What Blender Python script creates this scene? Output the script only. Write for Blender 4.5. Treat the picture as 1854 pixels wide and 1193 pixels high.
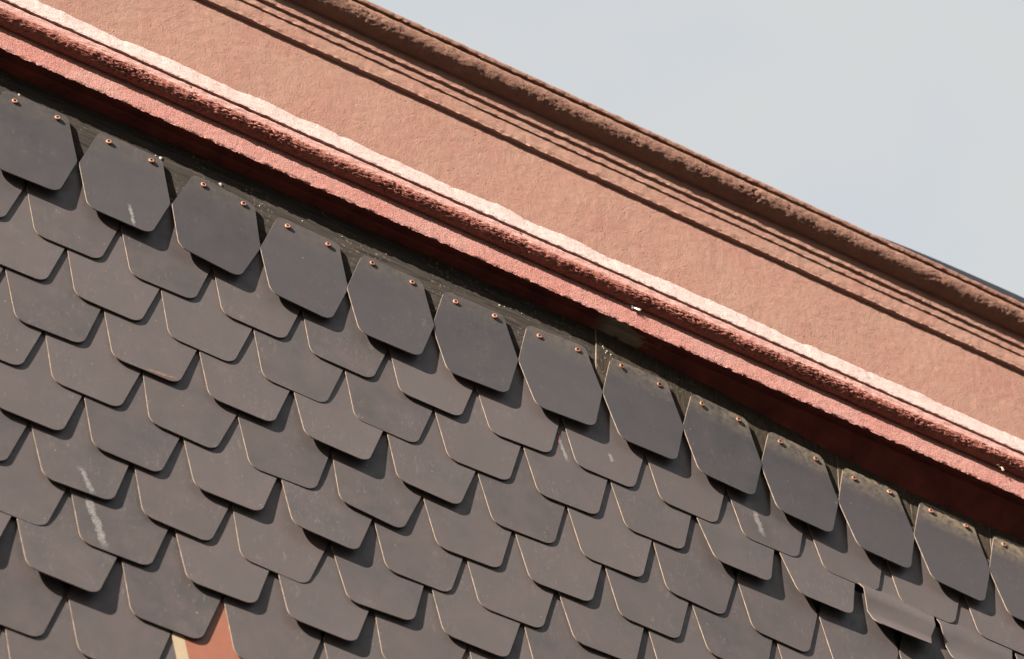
import bpy, math, random
import numpy as np
from mathutils import Matrix, Vector

# ---------------------------------------------------------------- clean start
for o in list(bpy.data.objects):
    bpy.data.objects.remove(o)
scene = bpy.context.scene
col = scene.collection
rnd = random.Random(7)

W = 0.20            # width of one shingle in metres; wall frame (u along wall, v up, n out of wall) is in shingle widths
PITCH = 0.5905      # height of one course
Z0 = 6.91           # height of the top course above the street


def P(u, v, n):     # wall frame -> world
    return Vector((u * W, -n * W, Z0 + v * W))


# ---------------------------------------------------------------- camera
CU = (-7.04651359, -26.55282819, 22.00733838)
RR = [[0.8677244412, 0.0214967991, 0.4965804887],
      [-0.3767882271, 0.6800281430, 0.6289613316],
      [-0.3241680522, -0.7328708020, 0.5981767812]]
cam_d = bpy.data.cameras.new('camera')
cam = bpy.data.objects.new('camera', cam_d)
col.objects.link(cam)
axes = [Vector((r[0], -r[2], r[1])) for r in RR]
cam.matrix_world = Matrix(((axes[0].x, axes[1].x, axes[2].x, CU[0] * W),
                           (axes[0].y, axes[1].y, axes[2].y, -CU[2] * W),
                           (axes[0].z, axes[1].z, axes[2].z, Z0 + CU[1] * W),
                           (0, 0, 0, 1)))
cam_d.sensor_width = 36
cam_d.lens = 126.516
cam_d.clip_start = 0.1
cam_d.clip_end = 3000
cam_d.dof.use_dof = True
cam_d.dof.focus_distance = 7.15
cam_d.dof.aperture_fstop = 5.6
scene.camera = cam

# ---------------------------------------------------------------- sun and sky
TRAVEL = Vector((1.0, 0.37, -0.43)).normalized()      # direction in which sunlight travels
to_sun = -TRAVEL
sun_d = bpy.data.lights.new('sun', 'SUN')
sun_d.energy = 5.0
sun_d.angle = math.radians(0.55)
sun_d.color = (1.0, 0.94, 0.86)
sun = bpy.data.objects.new('sun', sun_d)
sun.rotation_euler = TRAVEL.to_track_quat('-Z', 'Y').to_euler()
sun.location = (-4, -6, 14)
col.objects.link(sun)

world = bpy.data.worlds.new('World')
scene.world = world
world.use_nodes = True
wt = world.node_tree
wt.nodes.clear()


def wnode(t, **k):
    n = wt.nodes.new(t)
    for a, b in k.items():
        setattr(n, a, b)
    return n


wo = wnode('ShaderNodeOutputWorld')
bg = wnode('ShaderNodeBackground')
bg.inputs['Strength'].default_value = 0.10
sky = wnode('ShaderNodeTexSky', sky_type='NISHITA', sun_disc=False)
sky.sun_elevation = math.asin(to_sun.z)
sky.sun_rotation = math.atan2(to_sun.x, to_sun.y)
sky.air_density = 1.0
sky.dust_density = 2.0
tc = wnode('ShaderNodeTexCoord')
mp = wnode('ShaderNodeMapping')
mp.inputs['Scale'].default_value = (1.0, 1.0, 1.6)
nz = wnode('ShaderNodeTexNoise')
nz.inputs['Scale'].default_value = 5.2
nz.inputs['Detail'].default_value = 4.0
nz.inputs['Roughness'].default_value = 0.5
nz.inputs['Distortion'].default_value = 0.4
cr = wnode('ShaderNodeValToRGB')
cr.color_ramp.elements[0].position = 0.42
cr.color_ramp.elements[0].color = (0.80, 0.80, 0.80, 1)
cr.color_ramp.elements[1].position = 0.63
cr.color_ramp.elements[1].color = (0.97, 0.97, 0.97, 1)
mix = wnode('ShaderNodeMix', data_type='RGBA')
mix.inputs[7].default_value = (1.56, 1.60, 1.60, 1)       # thin bright cloud
wt.links.new(tc.outputs['Generated'], mp.inputs['Vector'])
wt.links.new(mp.outputs['Vector'], nz.inputs['Vector'])
wt.links.new(nz.outputs['Fac'], cr.inputs['Fac'])
wt.links.new(cr.outputs['Color'], mix.inputs[0])
wt.links.new(sky.outputs['Color'], mix.inputs[6])
wt.links.new(mix.outputs[2], bg.inputs['Color'])
wt.links.new(bg.outputs['Background'], wo.inputs['Surface'])

scene.view_settings.view_transform = 'Standard'
scene.view_settings.look = 'None'
scene.view_settings.gamma = 1.0
scene.view_settings.exposure = 2.1
scene.view_settings.use_curve_mapping = False
scene.render.engine = 'CYCLES'
scene.render.resolution_x = 1024
scene.render.resolution_y = 659


# ---------------------------------------------------------------- materials
class Mat:
    def __init__(self, name, rough=0.8, spec=0.3):
        self.m = bpy.data.materials.new(name)
        self.m.use_nodes = True
        self.t = self.m.node_tree
        self.t.nodes.clear()
        self.out = self.n('ShaderNodeOutputMaterial')
        self.b = self.n('ShaderNodeBsdfPrincipled')
        self.b.inputs['Roughness'].default_value = rough
        self.b.inputs['Specular IOR Level'].default_value = spec
        self.l(self.b.outputs[0], self.out.inputs[0])
        self.co = self.n('ShaderNodeTexCoord')

    def n(self, t, **k):
        x = self.t.nodes.new(t)
        for a, b in k.items():
            setattr(x, a, b)
        return x

    def l(self, a, b):
        self.t.links.new(a, b)

    def noise(self, scale, detail=4, rough=0.55, vec=None, stretch=None, dist=0.0, kind='Object'):
        v = vec or self.co.outputs[kind]
        if stretch:
            m = self.n('ShaderNodeMapping')
            m.inputs['Scale'].default_value = stretch
            self.l(v, m.inputs['Vector'])
            v = m.outputs['Vector']
        x = self.n('ShaderNodeTexNoise')
        x.inputs['Scale'].default_value = scale
        x.inputs['Detail'].default_value = detail
        x.inputs['Roughness'].default_value = rough
        x.inputs['Distortion'].default_value = dist
        self.l(v, x.inputs['Vector'])
        return x.outputs['Fac']

    def voro(self, scale, vec=None, feature='F1', rnd_=1.0):
        x = self.n('ShaderNodeTexVoronoi', feature=feature)
        x.inputs['Scale'].default_value = scale
        x.inputs['Randomness'].default_value = rnd_
        self.l(vec or self.co.outputs['Object'], x.inputs['Vector'])
        return x.outputs['Distance']

    def ramp(self, f, a, b, ca=0.0, cb=1.0):
        x = self.n('ShaderNodeMapRange')
        x.inputs['From Min'].default_value = a
        x.inputs['From Max'].default_value = b
        x.inputs['To Min'].default_value = ca
        x.inputs['To Max'].default_value = cb
        self.l(f, x.inputs['Value'])
        return x.outputs['Result']

    def math(self, op, a, b=None):
        x = self.n('ShaderNodeMath', operation=op)
        for i, q in enumerate((a, b)):
            if q is None:
                continue
            if isinstance(q, (int, float)):
                x.inputs[i].default_value = q
            else:
                self.l(q, x.inputs[i])
        return x.outputs[0]

    def mix(self, f, a, b):
        x = self.n('ShaderNodeMix', data_type='RGBA')
        for i, q in ((0, f), (6, a), (7, b)):
            if isinstance(q, (int, float)):
                x.inputs[i].default_value = q
            elif isinstance(q, tuple):
                x.inputs[i].default_value = (*q, 1)
            else:
                self.l(q, x.inputs[i])
        return x.outputs[2]

    def color(self, c):
        if isinstance(c, tuple):
            self.b.inputs['Base Color'].default_value = (*c, 1)
        else:
            self.l(c, self.b.inputs['Base Color'])

    def bump(self, h, strength=0.5, dist=0.002):
        x = self.n('ShaderNodeBump')
        x.inputs['Strength'].default_value = strength
        x.inputs['Distance'].default_value = dist
        self.l(h, x.inputs['Height'])
        self.l(x.outputs['Normal'], self.b.inputs['Normal'])

    def sepz(self, out='Normal'):
        g = self.n('ShaderNodeNewGeometry')
        s = self.n('ShaderNodeSeparateXYZ')
        self.l(g.outputs[out], s.inputs[0])
        return s.outputs


def mat_stucco(name, base, alt, up_tone, up_tone_amt, grain=380, bump=0.6, pits=0.5):
    m = Mat(name, 0.92, 0.15)
    big = m.noise(9, 5, 0.6)
    mid = m.noise(60, 4, 0.6)
    c = m.mix(m.ramp(big, 0.35, 0.68), base, alt)
    c = m.mix(m.ramp(mid, 0.42, 0.75, 0, 0.35), c, tuple(x * 0.80 for x in base))
    drip = m.ramp(m.noise(30, 5, 0.65, stretch=(1.0, 1.0, 0.16)), 0.50, 0.74, 0, 0.30)
    c = m.mix(drip, c, tuple(x * 0.66 for x in base))
    # paler tone on faces that point upwards, broken up by noise
    nz_ = m.sepz('Normal')[2]
    up = m.ramp(nz_, 0.10, 0.55, 0, up_tone_amt)
    up = m.math('MULTIPLY', up, m.ramp(m.noise(45, 4, 0.65), 0.3, 0.55, 0.55, 1.0))
    c = m.mix(up, c, up_tone)
    # small dark pits and specks
    pv = m.voro(75)
    pit = m.math('MULTIPLY', m.ramp(pv, 0.06, 0.17, 1, 0), m.ramp(m.noise(20, 2), 0.50, 0.60))
    pit = m.math('MULTIPLY', pit, pits)
    c = m.mix(pit, c, tuple(x * 0.28 for x in base))
    m.color(c)
    sand = m.ramp(m.noise(grain * 2.2, 3, 0.8), 0.35, 0.65, 0, 0.5)
    c = m.mix(m.math('MULTIPLY', sand, 0.5), c, tuple(min(1, x * 1.25) for x in base))
    # hairline cracks and short scratches, in places only
    wv = m.n('ShaderNodeVectorMath', operation='ADD')
    m.l(m.co.outputs['Object'], wv.inputs[0])
    nn = m.n('ShaderNodeTexNoise')
    nn.inputs['Scale'].default_value = 22
    nn.inputs['Detail'].default_value = 3
    m.l(m.co.outputs['Object'], nn.inputs['Vector'])
    sc_ = m.n('ShaderNodeVectorMath', operation='SCALE')
    sc_.inputs['Scale'].default_value = 0.05
    m.l(nn.outputs['Color'], sc_.inputs[0])
    m.l(sc_.outputs[0], wv.inputs[1])
    cd = m.voro(13, vec=wv.outputs[0], feature='DISTANCE_TO_EDGE')
    crk = m.math('MULTIPLY', m.ramp(cd, 0.003, 0.012, 1, 0), m.ramp(m.noise(26, 3, 0.6), 0.57, 0.66))
    crk = m.math('MULTIPLY', crk, pits)
    c = m.mix(m.math('MULTIPLY', crk, 0.5), c, tuple(x * 0.35 for x in base))
    m.color(c)
    h = m.math('ADD', m.noise(grain * 1.5, 4, 0.8), m.math('MULTIPLY', m.voro(grain * 0.8), 0.5))
    h = m.math('ADD', h, m.math('MULTIPLY', m.noise(grain * 0.22, 3, 0.6), 1.1))
    h = m.math('SUBTRACT', h, m.math('MULTIPLY', pit, 1.2))
    m.bump(h, bump, 0.0022)
    return m.m


M = {}
M['frieze'] = mat_stucco('frieze_stucco', (0.256, 0.144, 0.106), (0.242, 0.118, 0.089), (0.25, 0.17, 0.13), 0.2, 330, 0.46, 0.9)
M['red'] = mat_stucco('red_stucco', (0.305, 0.152, 0.127), (0.275, 0.108, 0.085), (0.29, 0.19, 0.162), 0.8, 330, 0.75)
M['roll'] = mat_stucco('red_roll_stucco', (0.250, 0.092, 0.068), (0.230, 0.080, 0.058), (0.36, 0.265, 0.238), 1.0, 330, 0.65)
M['fillet'] = mat_stucco('bleached_stucco', (0.345, 0.262, 0.235), (0.315, 0.200, 0.172), (0.36, 0.295, 0.27), 0.7, 330, 0.6, 0.8)
M['crown'] = mat_stucco('crown_stucco', (0.178, 0.093, 0.065), (0.160, 0.080, 0.057), (0.185, 0.115, 0.085), 0.4, 330, 0.65)


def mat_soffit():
    m = Mat('soffit_shaded_red', 0.85, 0.2)
    c = m.mix(m.ramp(m.noise(12, 4), 0.35, 0.7), (0.165, 0.036, 0.025), (0.075, 0.020, 0.015))  # red darkened to stand in for the shade under the cornice
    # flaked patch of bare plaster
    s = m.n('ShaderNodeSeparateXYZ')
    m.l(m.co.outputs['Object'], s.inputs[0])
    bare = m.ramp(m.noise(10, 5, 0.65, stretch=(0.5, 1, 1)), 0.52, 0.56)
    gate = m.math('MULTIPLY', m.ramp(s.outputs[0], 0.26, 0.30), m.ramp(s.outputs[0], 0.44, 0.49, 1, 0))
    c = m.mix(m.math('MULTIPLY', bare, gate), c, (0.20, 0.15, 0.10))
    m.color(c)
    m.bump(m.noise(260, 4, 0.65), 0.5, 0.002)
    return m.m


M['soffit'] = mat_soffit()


def mat_shingle(name, base, dirt_top):
    m = Mat(name, 0.52, 0.42)
    oi = m.n('ShaderNodeObjectInfo')
    r = oi.outputs['Random']
    # every shingle gets its own offset into the pattern
    cmb = m.n('ShaderNodeCombineXYZ')
    m.l(m.math('MULTIPLY', r, 37.0), cmb.inputs[0])
    m.l(m.math('MULTIPLY', r, 91.0), cmb.inputs[1])
    add = m.n('ShaderNodeVectorMath', operation='ADD')
    m.l(m.co.outputs['Object'], add.inputs[0])
    m.l(cmb.outputs[0], add.inputs[1])
    v = add.outputs[0]
    c = m.mix(m.ramp(r, 0, 1), tuple(x * 0.76 for x in base), (base[0] * 1.26, base[1] * 1.19, base[2] * 1.16))
    c = m.mix(m.ramp(m.noise(14, 4, 0.6, vec=v), 0.32, 0.68, 0, 0.7), c, (base[0] * 1.36, base[1] * 1.15, base[2] * 1.13))
    c = m.mix(m.ramp(m.noise(700, 2, 0.5, vec=v), 0.4, 0.8, 0, 0.35), c, tuple(x * 0.6 for x in base))
    # faint pale scuffs, running mostly downwards
    sc = m.ramp(m.noise(95, 5, 0.75, vec=v, stretch=(1.6, 1, 0.55), dist=1.2), 0.55, 0.70, 0, 0.28 if dirt_top else 0.55)
    sc = m.math('MULTIPLY', sc, m.ramp(m.noise(11, 3, 0.6, vec=v), 0.45, 0.62))
    c = m.mix(sc, c, (0.16, 0.135, 0.128))
    # specks of lime and lichen
    sp = m.math('MULTIPLY', m.ramp(m.voro(46, vec=v), 0.03, 0.075, 1, 0), m.ramp(m.noise(23, 2, vec=v), 0.53, 0.62))
    c = m.mix(m.math('MULTIPLY', sp, 0.85), c, (0.26, 0.22, 0.18))
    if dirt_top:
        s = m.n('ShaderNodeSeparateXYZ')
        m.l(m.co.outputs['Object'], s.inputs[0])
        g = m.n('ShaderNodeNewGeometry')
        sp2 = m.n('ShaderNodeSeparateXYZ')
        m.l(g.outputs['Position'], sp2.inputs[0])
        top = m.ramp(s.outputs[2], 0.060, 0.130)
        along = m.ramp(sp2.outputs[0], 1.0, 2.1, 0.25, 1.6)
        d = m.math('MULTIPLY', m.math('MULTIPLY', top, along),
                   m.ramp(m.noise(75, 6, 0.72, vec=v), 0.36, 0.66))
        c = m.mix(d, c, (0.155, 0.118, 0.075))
    m.color(c)
    m.l(m.ramp(m.noise(30, 4, 0.6, vec=v), 0.3, 0.7, 0.42, 0.62), m.b.inputs['Roughness'])
    h = m.math('ADD', m.noise(900, 3, 0.6, vec=v), m.math('MULTIPLY', m.noise(18, 2, vec=v), 3.0))
    m.bump(h, 0.12, 0.0012)
    return m.m


M['shingle'] = mat_shingle('fibre_shingle', (0.0585, 0.0508, 0.0485), False)
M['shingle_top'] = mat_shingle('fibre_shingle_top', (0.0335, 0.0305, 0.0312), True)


def mat_edge():
    m = Mat('shingle_cut_edge', 0.8, 0.2)
    m.color(m.mix(m.ramp(m.noise(60, 4), 0.35, 0.65), (0.185, 0.138, 0.10), (0.10, 0.075, 0.055)))
    return m.m


M['edge'] = mat_edge()


def mat_painted_star():
    m = Mat('painted_shingle', 0.55, 0.4)
    s = m.n('ShaderNodeSeparateXYZ')
    m.l(m.co.outputs['Object'], s.inputs[0])
    edge = m.math('ADD', s.outputs[0], m.math('MULTIPLY', s.outputs[2], 0.27))
    f = m.ramp(edge, -0.0745, -0.0729)
    red = m.mix(m.ramp(m.noise(40, 4), 0.3, 0.7), (0.215, 0.080, 0.047), (0.19, 0.07, 0.043))
    cream = m.mix(m.ramp(m.noise(40, 4), 0.3, 0.7), (0.31, 0.235, 0.15), (0.28, 0.21, 0.13))
    m.color(m.mix(f, cream, red))
    m.bump(m.noise(300, 3), 0.1, 0.001)
    return m.m


M['painted'] = mat_painted_star()


def mat_board(name, stretch, base, dark):
    m = Mat(name, 0.9, 0.08)
    g = m.noise(90, 6, 0.65, stretch=stretch, dist=0.6)
    c = m.mix(m.ramp(g, 0.35, 0.7), base, dark)
    sp = m.math('MULTIPLY', m.ramp(m.noise(120, 4, 0.7), 0.57, 0.66), m.ramp(m.noise(9, 3, 0.6), 0.47, 0.60))
    c = m.mix(m.math('MULTIPLY', sp, 0.8), c, (0.21, 0.165, 0.115))
    m.color(c)
    m.bump(g, 0.7, 0.0015)
    return m.m


M['board'] = mat_board('weathered_board', (0.12, 1, 1.6), (0.050, 0.041, 0.034), (0.015, 0.0125, 0.0105))
M['panel'] = mat_board('weathered_panel', (1.4, 1, 0.25), (0.056, 0.043, 0.031), (0.020, 0.016, 0.012))


def mat_plain(name, c, rough=0.6, metal=0.0, var=0.25, scale=40):
    m = Mat(name, rough, 0.4)
    m.b.inputs['Metallic'].default_value = metal
    m.color(m.mix(m.ramp(m.noise(scale, 4, 0.6), 0.3, 0.7), c, tuple(x * (1 - var) for x in c)))
    m.bump(m.noise(scale * 6, 3), 0.15, 0.001)
    return m.m


def mat_screw():
    m = Mat('copper_screw', 0.5, 0.4)
    m.b.inputs['Metallic'].default_value = 0.2
    oi = m.n('ShaderNodeObjectInfo')
    c = m.mix(oi.outputs['Random'], (0.33, 0.15, 0.09), (0.20, 0.085, 0.05))
    c = m.mix(m.ramp(m.noise(420, 4, 0.7), 0.45, 0.65, 0, 0.7), c, (0.10, 0.05, 0.033))
    m.color(c)
    m.bump(m.noise(900, 3), 0.2, 0.0006)
    return m.m


M['screw'] = mat_screw()
M['recess'] = mat_plain('screw_recess', (0.05, 0.025, 0.018), 0.8, 0.0)
M['metal'] = mat_plain('roof_sheet_metal', (0.022, 0.024, 0.032), 0.45, 0.3)
M['straw'] = mat_plain('dry_straw', (0.55, 0.46, 0.30), 0.8)
M['fleck'] = mat_plain('mortar_splash', (0.30, 0.26, 0.21), 0.9, 0, 0.4, 200)
M['fluff'] = mat_plain('white_fluff', (0.72, 0.66, 0.60), 0.9)
M['wallback'] = mat_plain('wall_render', (0.16, 0.13, 0.11), 0.9, 0, 0.3, 6)
M['ground'] = mat_plain('street_paving', (0.026, 0.025, 0.024), 0.9, 0, 0.35, 2)
M['roof'] = mat_plain('roof_tile', (0.10, 0.06, 0.05), 0.8, 0, 0.3, 6)


def mat_stain(name='lime_stain', colour=(0.29, 0.27, 0.255)):
    m = Mat(name, 0.9, 0.1)
    m.color(colour)
    uv = m.n('ShaderNodeSeparateXYZ')
    m.l(m.co.outputs['UV'], uv.inputs[0])
    cx = m.math('ABSOLUTE', m.math('SUBTRACT', uv.outputs[0], 0.5))
    wob = m.math('MULTIPLY', m.math('SUBTRACT', m.noise(75, 5, 0.75), 0.5), 1.7)
    a = m.ramp(m.math('ADD', cx, wob), 0.18, 0.46, 1, 0)
    ends = m.ramp(m.math('ABSOLUTE', m.math('SUBTRACT', uv.outputs[1], 0.5)), 0.30, 0.5, 1, 0)
    a = m.math('MULTIPLY', m.math('MULTIPLY', a, ends), m.ramp(m.noise(330, 4, 0.7), 0.28, 0.6, 0.1, 1.0))
    m.l(m.math('MULTIPLY', a, 0.62), m.b.inputs['Alpha'])
    return m.m


M['stain'] = mat_stain()
M['rust'] = mat_stain('rust_stain', (0.30, 0.085, 0.03))
M['chip'] = mat_stain('chipped_edge', (0.24, 0.15, 0.085))


# ---------------------------------------------------------------- helpers
def link(name, mesh, parent=None):
    o = bpy.data.objects.new(name, mesh)
    col.objects.link(o)
    if parent is not None:
        o.parent = parent
    return o


def empty(name, loc, label, cat, group=None):
    o = bpy.data.objects.new(name, None)
    col.objects.link(o)
    o.location = loc
    o.empty_display_size = 0.1
    o['label'] = label
    o['category'] = cat
    o['kind'] = 'thing'
    if group:
        o['group'] = group
    return o


def mesh_of(name, verts, faces, mats, fm=None, smooth=True, sm=None):
    me = bpy.data.meshes.new(name)
    me.from_pydata([tuple(v) for v in verts], [], faces)
    for m in mats:
        me.materials.append(m)
    if fm is not None:
        me.polygons.foreach_set('material_index', fm)
    me.polygons.foreach_set('use_smooth', sm if sm is not None else [smooth] * len(faces))
    me.update()
    return me


def box_mesh(name, lo, hi, mat, bevel=0.0):
    (x0, y0, z0), (x1, y1, z1) = lo, hi
    b = bevel
    vs, fs = [], []
    # front (low y) edges bevelled
    ring0 = [(x0, y1, z0), (x1, y1, z0), (x1, y1, z1), (x0, y1, z1)]
    ring1 = [(x0, y0 + b, z0), (x1, y0 + b, z0), (x1, y0 + b, z1), (x0, y0 + b, z1)]
    ring2 = [(x0 + b, y0, z0 + b), (x1 - b, y0, z0 + b), (x1 - b, y0, z1 - b), (x0 + b, y0, z1 - b)]
    vs = ring0 + ring1 + ring2
    for k in range(2):
        for i in range(4):
            j = (i + 1) % 4
            fs.append((k * 4 + i, k * 4 + j, k * 4 + 4 + j, k * 4 + 4 + i))
    fs.append((8, 9, 10, 11))
    fs.append((3, 2, 1, 0))
    return mesh_of(name, vs, fs, [mat], smooth=False)


# numpy gradient noise -------------------------------------------------------
_g = np.random.default_rng(3)
_perm = _g.permutation(256)
_perm = np.concatenate([_perm, _perm, _perm])
_grad = _g.normal(size=(256, 3))
_grad /= np.linalg.norm(_grad, axis=1)[:, None]


def gnoise(x, y, z):
    xi, yi, zi = (np.floor(a).astype(int) for a in (x, y, z))
    xf, yf, zf = x - xi, y - yi, z - zi
    f = lambda t: t * t * t * (t * (t * 6 - 15) + 10)
    u, v, w = f(xf), f(yf), f(zf)
    r = 0
    for dx in (0, 1):
        for dy in (0, 1):
            for dz in (0, 1):
                h = _perm[_perm[_perm[(xi + dx) & 255] + ((yi + dy) & 255)] + ((zi + dz) & 255)]
                g = _grad[h]
                d = g[..., 0] * (xf - dx) + g[..., 1] * (yf - dy) + g[..., 2] * (zf - dz)
                r = r + d * (u if dx else 1 - u) * (v if dy else 1 - v) * (w if dz else 1 - w)
    return r * 1.5


def fbm(x, y, z, octs=4, gain=0.55):
    r, a, s = 0, 1.0, 1.0
    for k in range(octs):
        r = r + a * gnoise(x * s + 17.3 * k, y * s + 5.1 * k, z * s + 9.7 * k)
        a *= gain
        s *= 2.03
    return r


def wall_n(u):                      # the wall falls back a little towards the right
    s = min(max((u - 5.5) / 5.0, 0), 1)
    return -0.15 * s * s * (3 - 2 * s)


def wall_slope(u):
    return (wall_n(u + 0.05) - wall_n(u - 0.05)) / 0.1


# ================================================================ SETTING
ground = link('ground', mesh_of('ground', [(-600, -600, 0), (600, -600, 0), (600, 600, 0), (-600, 600, 0)], [(0, 1, 2, 3)], [M['ground']]))
ground['kind'] = 'structure'

# unseen house added across the street to keep low sky light off the wall
def unseen_house():
    x0, x1, y0, y1, hh = -9.0, 30.0, -26.0, -14.0, 13.0
    vs = [(x0, y0, 0), (x1, y0, 0), (x1, y1, 0), (x0, y1, 0), (x0, y0, hh), (x1, y0, hh), (x1, y1, hh), (x0, y1, hh),
          (x0, (y0 + y1) / 2, hh + 4), (x1, (y0 + y1) / 2, hh + 4)]
    fs = [(0, 1, 5, 4), (1, 2, 6, 9, 5), (2, 3, 7, 6), (3, 0, 4, 8, 7), (4, 5, 9, 8), (6, 7, 8, 9)]
    o = link('unseen_house', mesh_of('unseen_house', vs, fs, [M['wallback'], M['roof']], [0, 0, 0, 0, 1, 1], smooth=False))
    o['kind'] = 'structure'
    wm = None
    for fl in range(4):
        for k in range(12):
            if wm is None:
                wm = box_mesh('window', (-0.55, -0.06, 0), (0.55, 0.05, 1.6), M['metal'], 0.02)
            w_ = link('window', wm, o)
            w_.location = (x0 + 1.8 + k * 3.2, y1, 0.9 + fl * 3.1)
            w_.rotation_euler = (0, 0, math.pi)


unseen_house()

# ================================================================ CORNICE
U0, U1 = -6.5, 18.0
cornice = empty('cornice', P(4.5, 1.0, 0), 'red stucco cornice with rough roll mouldings and plain pink frieze above the shingles', 'cornice')


def arc(nc, vc, r, a0, a1, k):
    return [(nc + r * math.cos(math.radians(a0 + (a1 - a0) * i / k)), vc + r * math.sin(math.radians(a0 + (a1 - a0) * i / k))) for i in range(k + 1)]


def poly(pts, step=0.02, rounding=None):
    out = [pts[0]]
    for a, b in zip(pts, pts[1:]):
        d = math.hypot(b[0] - a[0], b[1] - a[1])
        k = max(1, int(round(d / step)))
        out += [(a[0] + (b[0] - a[0]) * i / k, a[1] + (b[1] - a[1]) * i / k) for i in range(1, k + 1)]
    return out


# name, profile points (n, v), material, roughness amplitude (coarse, fine)
TR = 0.110
RC = (0.285 - TR * math.cos(math.radians(20)), 1.499 - TR * math.sin(math.radians(20)))
SEG = [
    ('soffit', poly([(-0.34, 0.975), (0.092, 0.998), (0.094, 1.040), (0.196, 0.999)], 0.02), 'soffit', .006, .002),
    ('lower_fillet', poly([(0.196, 0.999), (0.203, 1.007), (0.163, 1.365)], 0.015), 'red', .003, .0045),
    ('roll_moulding', [(0.163, 1.365)] + arc(RC[0], RC[1], TR, -86, 20, 34) + poly([(0.285, 1.499), (0.226, 1.664), (0.218, 1.671)], 0.016)[1:], 'roll', .006, .026),
    ('groove', poly([(0.218, 1.671), (0.155, 1.678), (0.155, 1.699), (0.231, 1.701)], 0.02), 'red', .004, .002),
    ('upper_fillet', poly([(0.231, 1.701), (0.236, 1.710), (0.110, 2.065)], 0.015), 'fillet', .003, .0035),
    ('frieze', poly([(0.110, 2.065), (0.110, 3.203)], 0.02), 'frieze', .0022, .0016),
    ('step_moulding', poly([(0.110, 3.203), (0.156, 3.204), (0.159, 3.208), (0.159, 3.431)], 0.018), 'frieze', .004, .002),
    ('step_moulding', poly([(0.159, 3.431), (0.175, 3.432), (0.178, 3.435), (0.178, 3.544)], 0.018), 'frieze', .004, .002),
    ('step_moulding', poly([(0.178, 3.544), (0.205, 3.545), (0.208, 3.548), (0.208, 3.722)], 0.018), 'frieze', .004, .002),
    ('crown_moulding', arc(0.225, 3.888, 0.17, -88, 100, 48), 'crown', .007, .010),
    ('cap_fillet', poly([(0.1955, 4.0554), (0.197, 4.072), (0.352, 4.052), (0.359, 4.058), (0.357, 4.116), (0.33, 4.13), (-0.4, 4.22)], 0.025), 'crown', .005, .003),
]
NU = int((U1 - U0) * W / 0.0038)
us = np.linspace(U0, U1, NU)
prof, coarse, fine, bounds = [], [], [], []
for k, (nm, pts, mt, ca, fa) in enumerate(SEG):
    start = len(prof)
    if k:
        pts = pts[1:]
        start -= 1
    prof += pts
    coarse += [ca] * len(pts)
    fine += [fa] * len(pts)
    bounds.append((start, len(prof) - 1))
prof = np.array(prof)
K = len(prof)
coarse = np.convolve(np.pad(coarse, 2, mode='edge'), np.ones(5) / 5, 'valid')
fine = np.convolve(np.pad(fine, 1, mode='edge'), np.ones(3) / 3, 'valid')
tan = np.gradient(prof, axis=0)
tan /= np.linalg.norm(tan, axis=1)[:, None] + 1e-9
nor = np.stack([tan[:, 1], -tan[:, 0]], 1)          # outward normal in (n, v)
UU, KK = np.meshgrid(us, np.arange(K), indexing='ij')
NN = prof[KK, 0].copy()
VV = prof[KK, 1].copy()
s = np.clip((us - 5.3) / 5, 0, 1)
drop = 0.17 * s * s * (3 - 2 * s)                    # soffit follows the wall back
VV[:, 0] -= 2.2 * drop
k1 = [k for k in range(K) if prof[k, 0] < 0.08 and k < bounds[0][1]]
for k in k1[1:]:
    VV[:, k] -= drop * 2.2 * np.clip((0.08 - prof[k, 0]) / 0.42, 0, 1)
# long waves, the hand-run unevenness of the mouldings
NN += 0.005 * fbm(UU * 0.55, VV * 0.8, 0 * UU, 2)[...]
VV += 0.004 * fbm(UU * 0.7 + 40, VV * 0.4, 0 * UU + 3.3, 2)
# ragged upper edge of the pale fillet
i0, i1 = bounds[4]
rag = 0.030 * fbm(us * 1.6, us * 0 + 1.7, us * 0, 4, 0.6) + 0.012 * np.round(1.5 * gnoise(us * 3.1, us * 0 + 8.2, us * 0))
for k in range(i0, bounds[5][0] + 8):
    wgt = max(0, 1 - abs(k - i1) / (8.0 if k > i1 else (i1 - i0)))
    VV[:, k] += rag * wgt
# coarse and fine roughness along the normal
dc = fbm(UU * 7, VV * 9, NN * 9, 3) * coarse[KK]
# the upper third of each roll has worn smooth, its belly stays rough
for sg in (2, 9):
    a_, b_ = bounds[sg]
    for k in range(a_, b_ + 1):
        ang = -88 + 188 * (k - a_) / (b_ - a_) if sg == 9 else (-88 + 108 * (k - a_) / 35 if k - a_ <= 35 else 60)
        fine[k] *= 0.16 + 0.84 * min(1, max(0, (34 - ang) / 26)) * min(1, max(0.25, (ang + 88) / 30))
rough1 = fbm(UU * 20 + VV * 14, VV * 32, NN * 32, 4, 0.64)
patch = np.clip(0.65 + 0.9 * gnoise(UU * 2.3, VV * 3 + 7, UU * 0), 0.25, 1.4)
df = (np.abs(rough1) * -1.3 + 0.30) * fine[KK] * patch + 0.35 * fine[KK] * gnoise(UU * 62, VV * 62, NN * 62)
dd = dc + df
# chipped arrises
for bk, amp in ((bounds[1][0], .022), (bounds[4][0], .010), (bounds[6][0] + 4, .008), (bounds[7][0] + 2, .005), (bounds[8][0] + 3, .005), (bounds[10][0] + 7, .008)):
    for k in range(bk - 1, bk + 3):
        dd[:, k] -= amp * np.clip(0.4 + 1.2 * fbm(us * 9 + bk, us * 0 + k * 0.35, us * 0 + bk, 4, 0.7), 0, 1.6)
NN += dd * nor[KK, 0]
VV += dd * nor[KK, 1]
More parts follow.
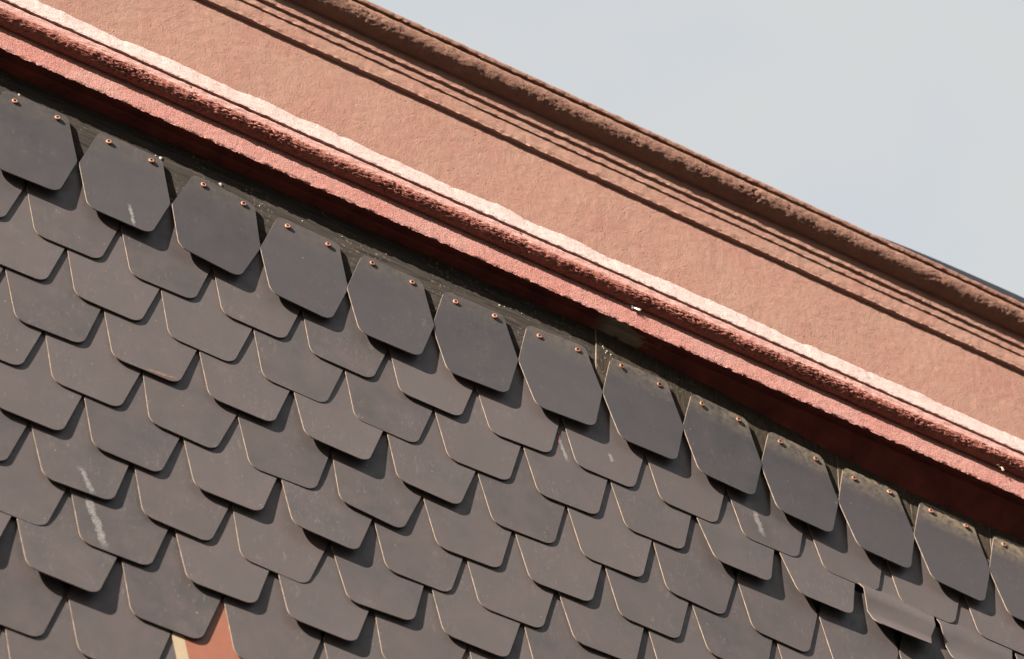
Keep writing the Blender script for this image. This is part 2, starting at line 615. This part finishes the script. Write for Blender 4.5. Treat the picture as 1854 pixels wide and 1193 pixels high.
# vertical hairline joints in the two roll mouldings
for uj, seg in ((1.02, 2), (4.86, 2), (8.9, 2), (2.15, 9), (7.7, 9)):
    a, b = bounds[seg]
    for k in range(a + 2, b - 1):
        cu = uj + 0.03 * math.sin(k * 0.5)
        NN[:, k] -= 0.02 * np.exp(-((us - cu) / 0.012) ** 2)

base = np.stack([UU * W, -NN * W, Z0 + VV * W], -1) - np.array(cornice.location)
for (nm, pts, mt, ca, fa), (a, b) in zip(SEG, bounds):
    sub = base[:, a:b + 1]
    nk = b - a + 1
    verts = sub.reshape(-1, 3)
    idx = np.arange(NU * nk).reshape(NU, nk)
    q = np.stack([idx[:-1, :-1], idx[1:, :-1], idx[1:, 1:], idx[:-1, 1:]], -1).reshape(-1, 4)
    me = bpy.data.meshes.new(nm)
    me.vertices.add(len(verts))
    me.vertices.foreach_set('co', verts.ravel())
    me.loops.add(q.size)
    me.loops.foreach_set('vertex_index', q.ravel().astype(np.int32))
    me.polygons.add(len(q))
    me.polygons.foreach_set('loop_start', np.arange(0, q.size, 4, dtype=np.int32))
    me.polygons.foreach_set('use_smooth', np.ones(len(q), dtype=bool))
    me.materials.append(M[mt])
    me.update(calc_edges=True)
    me.validate()
    o = link(nm, me, cornice)

# ================================================================ ROOF EDGE
def roof_edge():
    root = empty('roof_edge', P(10, 4.15, 0.2), 'dark sheet metal roof edge just showing above the cornice at far right', 'roof')
    N = 120
    vs, fs = [], []
    for i in range(N + 1):
        u = U0 + (U1 - U0) * i / N
        t = max(0.0, u - 9.2)
        lift = -0.055 + 0.195 / (1 + math.exp(-(u - 9.40) / 0.42)) + 0.006 * math.sin(u * 2.3) * (t > 0)
        n = 0.315
        for dn, dv in ((0, 4.07), (0.012, 4.11 + lift), (0.0, 4.135 + lift), (-0.05, 4.145 + lift), (-1.2, 4.30 + lift)):
            vs.append(P(u, dv, n + dn) - root.location)
    for i in range(N):
        for j in range(4):
            a = i * 5 + j
            fs.append((a, a + 5, a + 6, a + 1))
    o = link('drip_flashing', mesh_of('drip_flashing', vs, fs, [M['metal']]), root)
    # roof slope behind
    a, b = P(-40, 4.30, -1.2), P(60, 4.30, -1.2)
    c, d = P(60, 16, -26), P(-40, 16, -26)
    link('roof_slope', mesh_of('roof_slope', [p - root.location for p in (a, b, c, d)], [(0, 1, 2, 3)], [M['roof']]), root)


roof_edge()

# ================================================================ SHINGLED WALL
wall = empty('shingled_wall', P(4.5, -6, 0), 'wall clad in overlapping dark grey rounded shingles below the red cornice', 'wall')
wl = Vector(wall.location)


def wall_backing():
    vs, fs = [], []
    US = [-40, -7] + [4 + 0.5 * i for i in range(30)] + [60]
    for u in US:
        for v in (-Z0 / W, 1.05):
            vs.append(P(u, v, wall_n(u) - 0.13) - wl)
    for i in range(len(US) - 1):
        a = i * 2
        fs.append((a, a + 2, a + 3, a + 1))
    link('wall_surface', mesh_of('wall_surface', vs, fs, [M['wallback']]), wall)


wall_backing()


BOARDS = []


def board(u0, u1, v0, v1, n, mat, thick=0.10, name='board'):
    um = (u0 + u1) / 2
    ang = math.atan(wall_slope(um))
    hw = (u1 - u0) / 2 * W
    me = bpy.data.meshes.new(name)
    # front face, subdivided a little so that it can be slightly uneven
    nx, nzv = max(2, int((u1 - u0) * 6)), 5
    vs, fs, fm, sm = [], [], [], []
    for i in range(nx + 1):
        for j in range(nzv + 1):
            x = -hw + 2 * hw * i / nx
            z = (v0 + (v1 - v0) * j / nzv) * W
            y = -0.0006 * math.sin(i * 2.3 + j * 1.7 + u0 * 5)
            vs.append((x, y, z))
    for i in range(nx):
        for j in range(nzv):
            a = i * (nzv + 1) + j
            fs.append((a, a + nzv + 1, a + nzv + 2, a + 1))
            fm.append(0)
            sm.append(True)
    off = len(vs)
    t = thick * W
    for x, z in ((-hw, v0 * W), (hw, v0 * W), (hw, v1 * W), (-hw, v1 * W)):
        vs.append((x, 0, z))
        vs.append((x, t, z))
    for i in range(4):
        j = (i + 1) % 4
        fs.append((off + 2 * i, off + 2 * i + 1, off + 2 * j + 1, off + 2 * j))
        fm.append(1)
        sm.append(False)
    me = mesh_of(name, vs, fs, [mat, M['edge']], fm, sm=sm)
    o = link(name, me, wall)
    o.location = P(um, 0, wall_n(um) + n) - wl
    o.rotation_euler = (0, 0, -ang)
    o.rotation_euler.z = math.atan2(-wall_slope(um), 1)
    BOARDS.append((u0, u1, o))
    return o


board(-7.0, 5.878, 0.02, 1.12, -0.028, M['board'])
board(5.885, 8.960, 0.02, 1.10, -0.026, M['panel'])
board(8.953, 9.908, 0.02, 1.06, -0.016, M['panel'], 0.02)
board(9.902, 10.944, 0.02, 1.06, -0.012, M['panel'], 0.02)
board(10.937, 12.0, 0.02, 1.06, -0.008, M['panel'], 0.02)
board(12.0, 18.0, 0.02, 1.06, -0.012, M['panel'], 0.02)

# ---- splashes of mortar and paint stuck to the boards
def fleck_mesh(seed, size, flat):
    q = random.Random(seed)
    NS = 9
    vs = [(0, -size * flat, 0)]
    for ring, (rr, hh_) in enumerate(((0.6, 0.8), (1.0, 0.0))):
        for i in range(NS):
            a = 2 * math.pi * i / NS
            r = size * rr * q.uniform(0.6, 1.25)
            vs.append((r * math.cos(a) * 1.2, -size * flat * hh_ + (0.0006 if ring else 0), r * math.sin(a)))
    fs = [(0, 1 + i, 1 + (i + 1) % NS) for i in range(NS)]
    fs += [(1 + i, 1 + NS + i, 1 + NS + (i + 1) % NS, 1 + (i + 1) % NS) for i in range(NS)]
    return mesh_of('mortar_fleck', vs, fs, [M['fleck']])


FLECKS = [(-.673, .735, .018), (.814, .72, .012), (.875, .712, .024), (1.537, .712, .022), (1.817, .80, .010), (1.978, .648, .010),
          (2.279, .744, .008), (2.459, .701, .011), (2.909, .723, .007), (3.416, .753, .009), (4.744, .723, .014), (4.80, .735, .008),
          (4.874, .754, .012), (5.005, .748, .008), (5.934, .781, .012), (5.965, .765, .016), (5.981, .749, .014), (6.02, .722, .015),
          (6.005, .69, .010), (5.995, .606, .009), (6.07, .70, .012), (6.089, .646, .008), (9.104, .646, .014), (9.146, .611, .012), (9.06, .66, .008)]
for k, (u, v, sz) in enumerate(FLECKS):
    bo = [b for b in BOARDS if b[0] <= u <= b[1]][0]
    f = link('mortar_fleck', fleck_mesh(k, sz * W, 0.35 if sz > 0.015 else 0.15), bo[2])
    f.location = ((u - (bo[0] + bo[1]) / 2) * W, -0.0004, v * W)
    f.rotation_euler = (0, rnd.uniform(0, 3), 0)

# ---- shingle shape: six-sided, widest where neighbours touch, rounded corners
TH = 0.011


def rounded_half():
    pts = [(0, -0.600), (0.335, -0.600), (0.493, 0.02), (0.345, 0.650), (0, 0.650)]
    rad = [0, 0.135, 0.08, 0.09, 0]
    chain = []
    for i, (p, r) in enumerate(zip(pts, rad)):
        if r == 0:
            chain.append(p)
            continue
        a, b = Vector(pts[i - 1]), Vector(pts[i + 1])
        c = Vector(p)
        d1, d2 = (a - c).normalized(), (b - c).normalized()
        ang = d1.angle(d2)
        tl = min(r / math.tan(ang / 2), 0.9 * min((a - c).length, (b - c).length))
        r = tl * math.tan(ang / 2)
        ctr = c + (d1 + d2).normalized() * (r / math.sin(ang / 2))
        s0, s1 = c + d1 * tl - ctr, c + d2 * tl - ctr
        th = s0.angle_signed(s1)
        k = 7 if i != 2 else 4
        for q in range(k + 1):
            an = -th * q / k
            v = Vector((s0.x * math.cos(an) - s0.y * math.sin(an), s0.x * math.sin(an) + s0.y * math.cos(an)))
            chain.append((ctr.x + v.x, ctr.y + v.y))
    return chain[1:-1]


HALF = rounded_half()
_c = [HALF[0]]
for a, b in zip(HALF, HALF[1:]):
    d = math.hypot(b[0] - a[0], b[1] - a[1])
    k = max(1, int(d / 0.11))
    _c += [(a[0] + (b[0] - a[0]) * i / k, a[1] + (b[1] - a[1]) * i / k) for i in range(1, k + 1)]
HALF = _c


def curl_fn(curl, skew=0.0, start=0.22, power=1.35, wave=0.0, cup=0.0):
    def f(x, v):
        s = max(0.0, (start - v) / (start + 0.6))
        y = (curl + skew * x) * s ** power
        y += wave * math.exp(-((v + 0.19 + x * 0.06) / 0.10) ** 2)
        if wave:
            y += wave * 1.1 * max(0.0, (-0.40 - v) / 0.2) ** 1.5
        y += cup * (x * x - 0.08) * min(1, s * 1.5)
        return y
    return f


def shingle_mesh(name, fn, mat, notch=None):
    NX = 6
    vs, fs, fm, sm = [], [], [], []
    L = len(HALF)
    for side in (0, 1):                               # front, back
        for (hw, v) in HALF:
            for i in range(NX + 1):
                x = -hw + 2 * hw * i / NX
                y = fn(x, v) + (TH if side == 0 else 0.0)
                vs.append((x * W, -y * W, v * W))
    n1 = NX + 1
    for r in range(L - 1):
        for i in range(NX):
            a = r * n1 + i
            fs.append((a, a + 1, a + n1 + 1, a + n1))
            fm.append(0)
            sm.append(True)
            a += L * n1
            fs.append((a + n1, a + n1 + 1, a + 1, a))
            fm.append(0)
            sm.append(True)
    ring = [i for i in range(n1)] + [r * n1 + NX for r in range(1, L)] + [(L - 1) * n1 + i for i in range(NX - 1, -1, -1)] + [r * n1 for r in range(L - 2, 0, -1)]
    off = len(vs)
    R_ = len(ring)
    for r in ring:
        vs.append(vs[r])
    for r in ring:
        vs.append(vs[r + L * n1])
    for i in range(R_):
        j = (i + 1) % R_
        fs.append((off + j, off + i, off + R_ + i, off + R_ + j))
        fm.append(1)
        sm.append(False)
    return mesh_of(name, vs, fs, [mat, M['edge']], fm, sm=sm)


K0 = 0.0325            # natural slope of a lapped shingle
CURLS = {}


def get_mesh(level, var, mat):
    key = (level, var, mat)
    if key not in CURLS:
        sk = (-0.006, 0.0, 0.007, 0.004)[var] * (1 + level * 8)
        cp = (0.0, 0.02, -0.015, 0.03)[var] * 0.5
        CURLS[key] = shingle_mesh('shingle', curl_fn(level, sk, cup=cp), M[mat])
    return CURLS[key]


# how the courses were really laid: index along the course, offset along, offset up
LAY = {
    0: [(0, .003, .028), (1, .018, .008), (2, .002, -.074), (3, -.015, -.101), (4, -.054, -.117), (5, -.066, -.087), (6, -.069, -.026), (7, -.085, .013), (8, -.116, .008), (9, -.121, -.009), (10, -.134, .023), (11, -.172, .007)],
    1: [(.5, .042, .015), (1.5, .037, .015), (2.5, .022, -.008), (3.5, -.017, -.047), (4.5, -.034, -.068), (5.5, -.043, -.023), (6.5, -.044, .001), (7.5, -.065, .032), (8.5, -.051, .089), (9.5, -.038, .147), (10.5, -.056, .158)],
    2: [(0, .043, .017), (1, .033, 0), (2, .021, -.024), (3, .026, -.054), (4, .016, -.074), (5, .018, -.054), (6, .013, -.006), (7, .025, .038), (8, .046, .099), (9, .056, .166), (10, .048, .178)],
    3: [(-.5, -.02, -.02), (.5, -.004, .003), (1.5, -.01, -.005), (2.5, -.016, -.023), (4.5, .023, -.103), (5.5, .028, -.055), (6.5, .031, -.011), (7.5, .024, -.019), (8.5, .053, -.006)],
    4: [(0, -.039, -.007), (1, -.033, -.017), (2, -.04, -.065), (3, -.041, -.042), (4, -.056, -.117), (5, -.061, -.077), (6, -.043, -.044), (7, -.032, -.017), (8, -.019, .03)],
    5: [(.5, -.066, -.029), (1.5, -.069, -.039), (2.5, -.049, -.035), (3.5, -.053, -.067), (4.5, -.077, -.061), (5.5, -.068, -.034), (6.5, -.052, .002)],
    6: [(0, -.031, -.051), (1, -.002, -.01), (2, .003, -.035), (3, 0, -.073), (4, .067, -.008), (5, .07, -.014)],
    7: [(.5, -.071, -.019), (1.5, -.053, .002), (2.5, -.014, .025), (3.5, -.002, .021), (4.5, .006, -.037)],
    8: [(0, -.03, -.004), (1, 0, -.015), (2, .023, -.028)],
    9: [(.5, .048, -.091), (1.5, .095, -.07), (2.5, .05, -.06)],
    10: [(0, .037, -.025)],
}


def touch(r, i):
    t = LAY.get(r, [(0, 0, -0.03)])
    xs = [a[0] for a in t]
    return (i + float(np.interp(i, xs, [a[1] for a in t])), -r * PITCH + float(np.interp(i, xs, [a[2] for a in t])))


# courses and places where shingles have lifted: (course, left touch index): lift at the bottom edge
LIFT = {(2, 7): .075, (2, 8): .085, (3, 2.5): .085, (3, 1.5): .035, (3, 3.5): .04, (5, 2.5): .085, (5, 1.5): .045,
        (8, 0): .09, (7, 1.5): .035, (7, 2.5): .06, (4, 3): .03, (6, 0): .03, (5, .5): .025, (5, -.5): .035, (6, 3): .03,
        (6, 4): .035, (4, 1): .012, (8, 1): .004, (7, .5): .012, (1, 3.5): .02, (3, 0.5): .02, (6, 1): .02, (8, -1): .06,
        (6, 6): .03, (5, 5.5): .02, (4, 5): .025}
STARS = {(9, 1.5): 1}


def head_mesh():
    # pan head with a cross recess; shank below. y- is outwards
    vs, fs, fm = [], [], []
    prof_ = [(0.0095, -0.010), (0.0095, 0.0), (0.030, 0.0), (0.033, 0.006), (0.029, 0.012), (0.015, 0.014), (0.012, 0.006), (0.0001, 0.005)]
    NS = 14
    for (r, y) in prof_:
        for i in range(NS):
            a = 2 * math.pi * i / NS
            vs.append((r * W * math.cos(a), -y * W, r * W * math.sin(a)))
    for k in range(len(prof_) - 1):
        for i in range(NS):
            j = (i + 1) % NS
            fs.append((k * NS + i, k * NS + j, (k + 1) * NS + j, (k + 1) * NS + i))
            fm.append(1 if k >= 5 else 0)
    return mesh_of('screw', vs, fs, [M['screw'], M['recess']], fm, smooth=True)


SCREW = head_mesh()
screw_count = 0


def stain_patch(parent, fn, x0, v0, x1, v1, wd, mat='stain'):
    vs, fs, uv = [], [], []
    n = 12
    dx, dv = x1 - x0, v1 - v0
    L = math.hypot(dx, dv)
    px, pv = -dv / L * wd / 2, dx / L * wd / 2
    for i in range(n + 1):
        t = i / n
        for s_ in (-1, 0, 1):
            x, v = x0 + dx * t + px * s_, v0 + dv * t + pv * s_
            vs.append((x * W, -(fn(x, v) + TH + 0.004) * W, v * W))
            uv.append((0.5 + s_ * 0.5, t))
    for i in range(n):
        for j in range(2):
            a = i * 3 + j
            fs.append((a, a + 1, a + 4, a + 3))
    me = mesh_of('stain', vs, fs, [M[mat]])
    ul = me.uv_layers.new(name='UVMap')
    for lp in me.loops:
        ul.data[lp.index].uv = uv[lp.vertex_index]
    return link('stain', me, parent)


# chalky droppings and scrapes: (course, left index): [(x0, v0, x1, v1, width)]
STAINS = {(0, 0): [(.072, -.28, .155, -.60, .05)],
          (6, 0): [(.00, -.30, .15, -.60, .075)],
          (7, .5): [(-.33, .0, -.09, -.60, .10)],
          (1, 7.5): [(-.17, -.14, -.08, -.50, .09)],
          (1, 5.5): [(.054, -.23, .088, -.35, .05)],
          (8, -1): [(.22, -.28, .22, -.40, .035)],
          (2, 5): [(-.10, .40, .03, .0, .06), (-.085, .40, -.055, .22, .05, 'rust')],
          (3, .5): [(.0, -.585, .32, -.545, .04, 'chip')]}
ROWS = 13
n_sh = 0
for r in range(ROWS):
    half = 0.0 if r % 2 == 0 else 0.5
    if r == 0:
        lo, hi = -4, 14
    else:
        lo, hi = -3, max(6, 14 - r)
    i = lo + half
    while i < hi:
        (ua, va), (ub, vb) = touch(r, i), touch(r, i + 1)
        uc, vc = (ua + ub) / 2, (va + vb) / 2
        lift = LIFT.get((r, i), None)
        if lift is None:
            lift = rnd.choice([0.0, 0.0, 0.002, 0.004, 0.006])
        lift = round(lift * (0.8 if lift > 0.011 else 1.0), 3)
        k = K0
        mat = 'shingle'
        if r == 0:
            mat = 'shingle_top'
            lvl = round(0.060 + 0.008 * rnd.randint(-1, 1), 3)
            var = rnd.randint(0, 3)
            key = ('top', lvl, var)
            fn = curl_fn(lvl, (-.02, 0, .02, .01)[var], start=0.5, power=1.25)
            if key not in CURLS:
                CURLS[key] = shingle_mesh('shingle', fn, M[mat])
            me = CURLS[key]
        elif (r, i) in ((2, 9), (2, 10)):
            fn = curl_fn(0.035 if i == 9 else 0.02, 0.03, start=0.15, power=1.6, wave=0.078 if i == 9 else 0.045)
            me = shingle_mesh('shingle', fn, M['shingle'])
        elif (r, i) in STARS:
            fn = curl_fn(0.0)
            me = shingle_mesh('shingle', fn, M['painted'])
        else:
            var = rnd.randint(0, 3)
            me = get_mesh(lift, var, mat)
            fn = curl_fn(lift, (-0.006, 0.0, 0.007, 0.004)[var] * (1 + lift * 8), cup=(0.0, 0.02, -0.015, 0.03)[var] * 0.5)
        o = link('shingle', me, wall)
        n0 = wall_n(uc) + K0 * 0.66 + 0.002
        o.location = P(uc, vc, n0) - wl
        roll = -math.atan2(vb - va, ub - ua) + math.radians(rnd.uniform(-0.5, 0.5))
        yaw = math.atan2(-wall_slope(uc), 1) + math.radians(rnd.uniform(-0.15, 0.15))
        tilt = -math.atan(k) + math.radians(rnd.uniform(-0.08, 0.10))
        o.rotation_euler = (Matrix.Rotation(yaw, 3, 'Z') @ Matrix.Rotation(roll, 3, 'Y') @ Matrix.Rotation(tilt, 3, 'X')).to_euler()
        if (r, i) in STARS:
            o['label'] = 'shingle painted terracotta with a cream left side'
        n_sh += 1
        if r == 0:
            for sx in (-0.225, 0.235):
                so = link('screw', SCREW, o)
                x, v = sx + rnd.uniform(-.012, .012), 0.545 + rnd.uniform(-.02, .02)
                so.location = (x * W, -(fn(x, v) + TH + rnd.uniform(0.002, 0.013)) * W, v * W)
                so.rotation_euler = (math.radians(rnd.uniform(-9, 9)), rnd.uniform(0, 3), math.radians(rnd.uniform(-9, 9)))
        for st in STAINS.get((r, i), []):
            stain_patch(o, fn, *st)
        i += 1
print('shingles', n_sh)


# ================================================================ SMALL THINGS CAUGHT ON THE CORNICE
def strand(pts, r0, r1, sides=5):
    vs, fs = [], []
    for k, p in enumerate(pts):
        t = k / (len(pts) - 1)
        r = r0 + (r1 - r0) * t
        d = (pts[min(k + 1, len(pts) - 1)] - pts[max(k - 1, 0)]).normalized()
        a = d.cross(Vector((0.3, 0.8, 0.5))).normalized()
        b = d.cross(a)
        for i in range(sides):
            th = 2 * math.pi * i / sides
            vs.append(p + (a * math.cos(th) + b * math.sin(th)) * r)
    for k in range(len(pts) - 1):
        for i in range(sides):
            j = (i + 1) % sides
            fs.append((k * sides + i, k * sides + j, (k + 1) * sides + j, (k + 1) * sides + i))
    return vs, fs


def tuft(name, root_p, strands, mat, label, cat):
    vs, fs = [], []
    for pts, r0, r1 in strands:
        v, f = strand([Vector(p) for p in pts], r0, r1)
        o = len(vs)
        vs += v
        fs += [tuple(i + o for i in q) for q in f]
    ob = link(name, mesh_of(name, vs, fs, [mat]))
    ob.location = root_p
    ob['label'] = label
    ob['category'] = cat
    ob['kind'] = 'thing'
    return ob


st = []
for k in range(22):
    a = rnd.uniform(-2.6, -0.3)
    l = rnd.uniform(0.006, 0.016)
    st.append(([(0, 0, 0), (math.cos(a) * l * .5, -0.004, math.sin(a) * l * .4), (math.cos(a) * l, -0.006 + rnd.uniform(-.003, .003), math.sin(a) * l)], 0.0009, 0.0003))
tuft('feather', P(6.225, 1.325, 0.185), st, M['fluff'], 'small white feather stuck under the roll moulding of the cornice', 'feather')
st = []
for dx, dz in ((-.010, -.002), (.004, -.012), (.008, -.010), (-.004, .004)):
    st.append(([(0, 0, 0), (dx * .6, -0.004, dz * .3 + .003), (dx, -0.005, dz)], 0.0008, 0.0005))
tuft('dry_grass', P(10.87, 1.325, 0.205), st, M['straw'], 'wisp of dry grass caught under the roll moulding near the right edge', 'grass')
st = [([(0, 0, 0), (0.0008, -0.003, 0.006), (0.0, -0.004, 0.012)], 0.0011, 0.0008)]
tuft('straw', P(3.11, 3.19, 0.125), st, M['straw'], 'short pale straw stub hanging at the top edge of the frieze', 'straw')
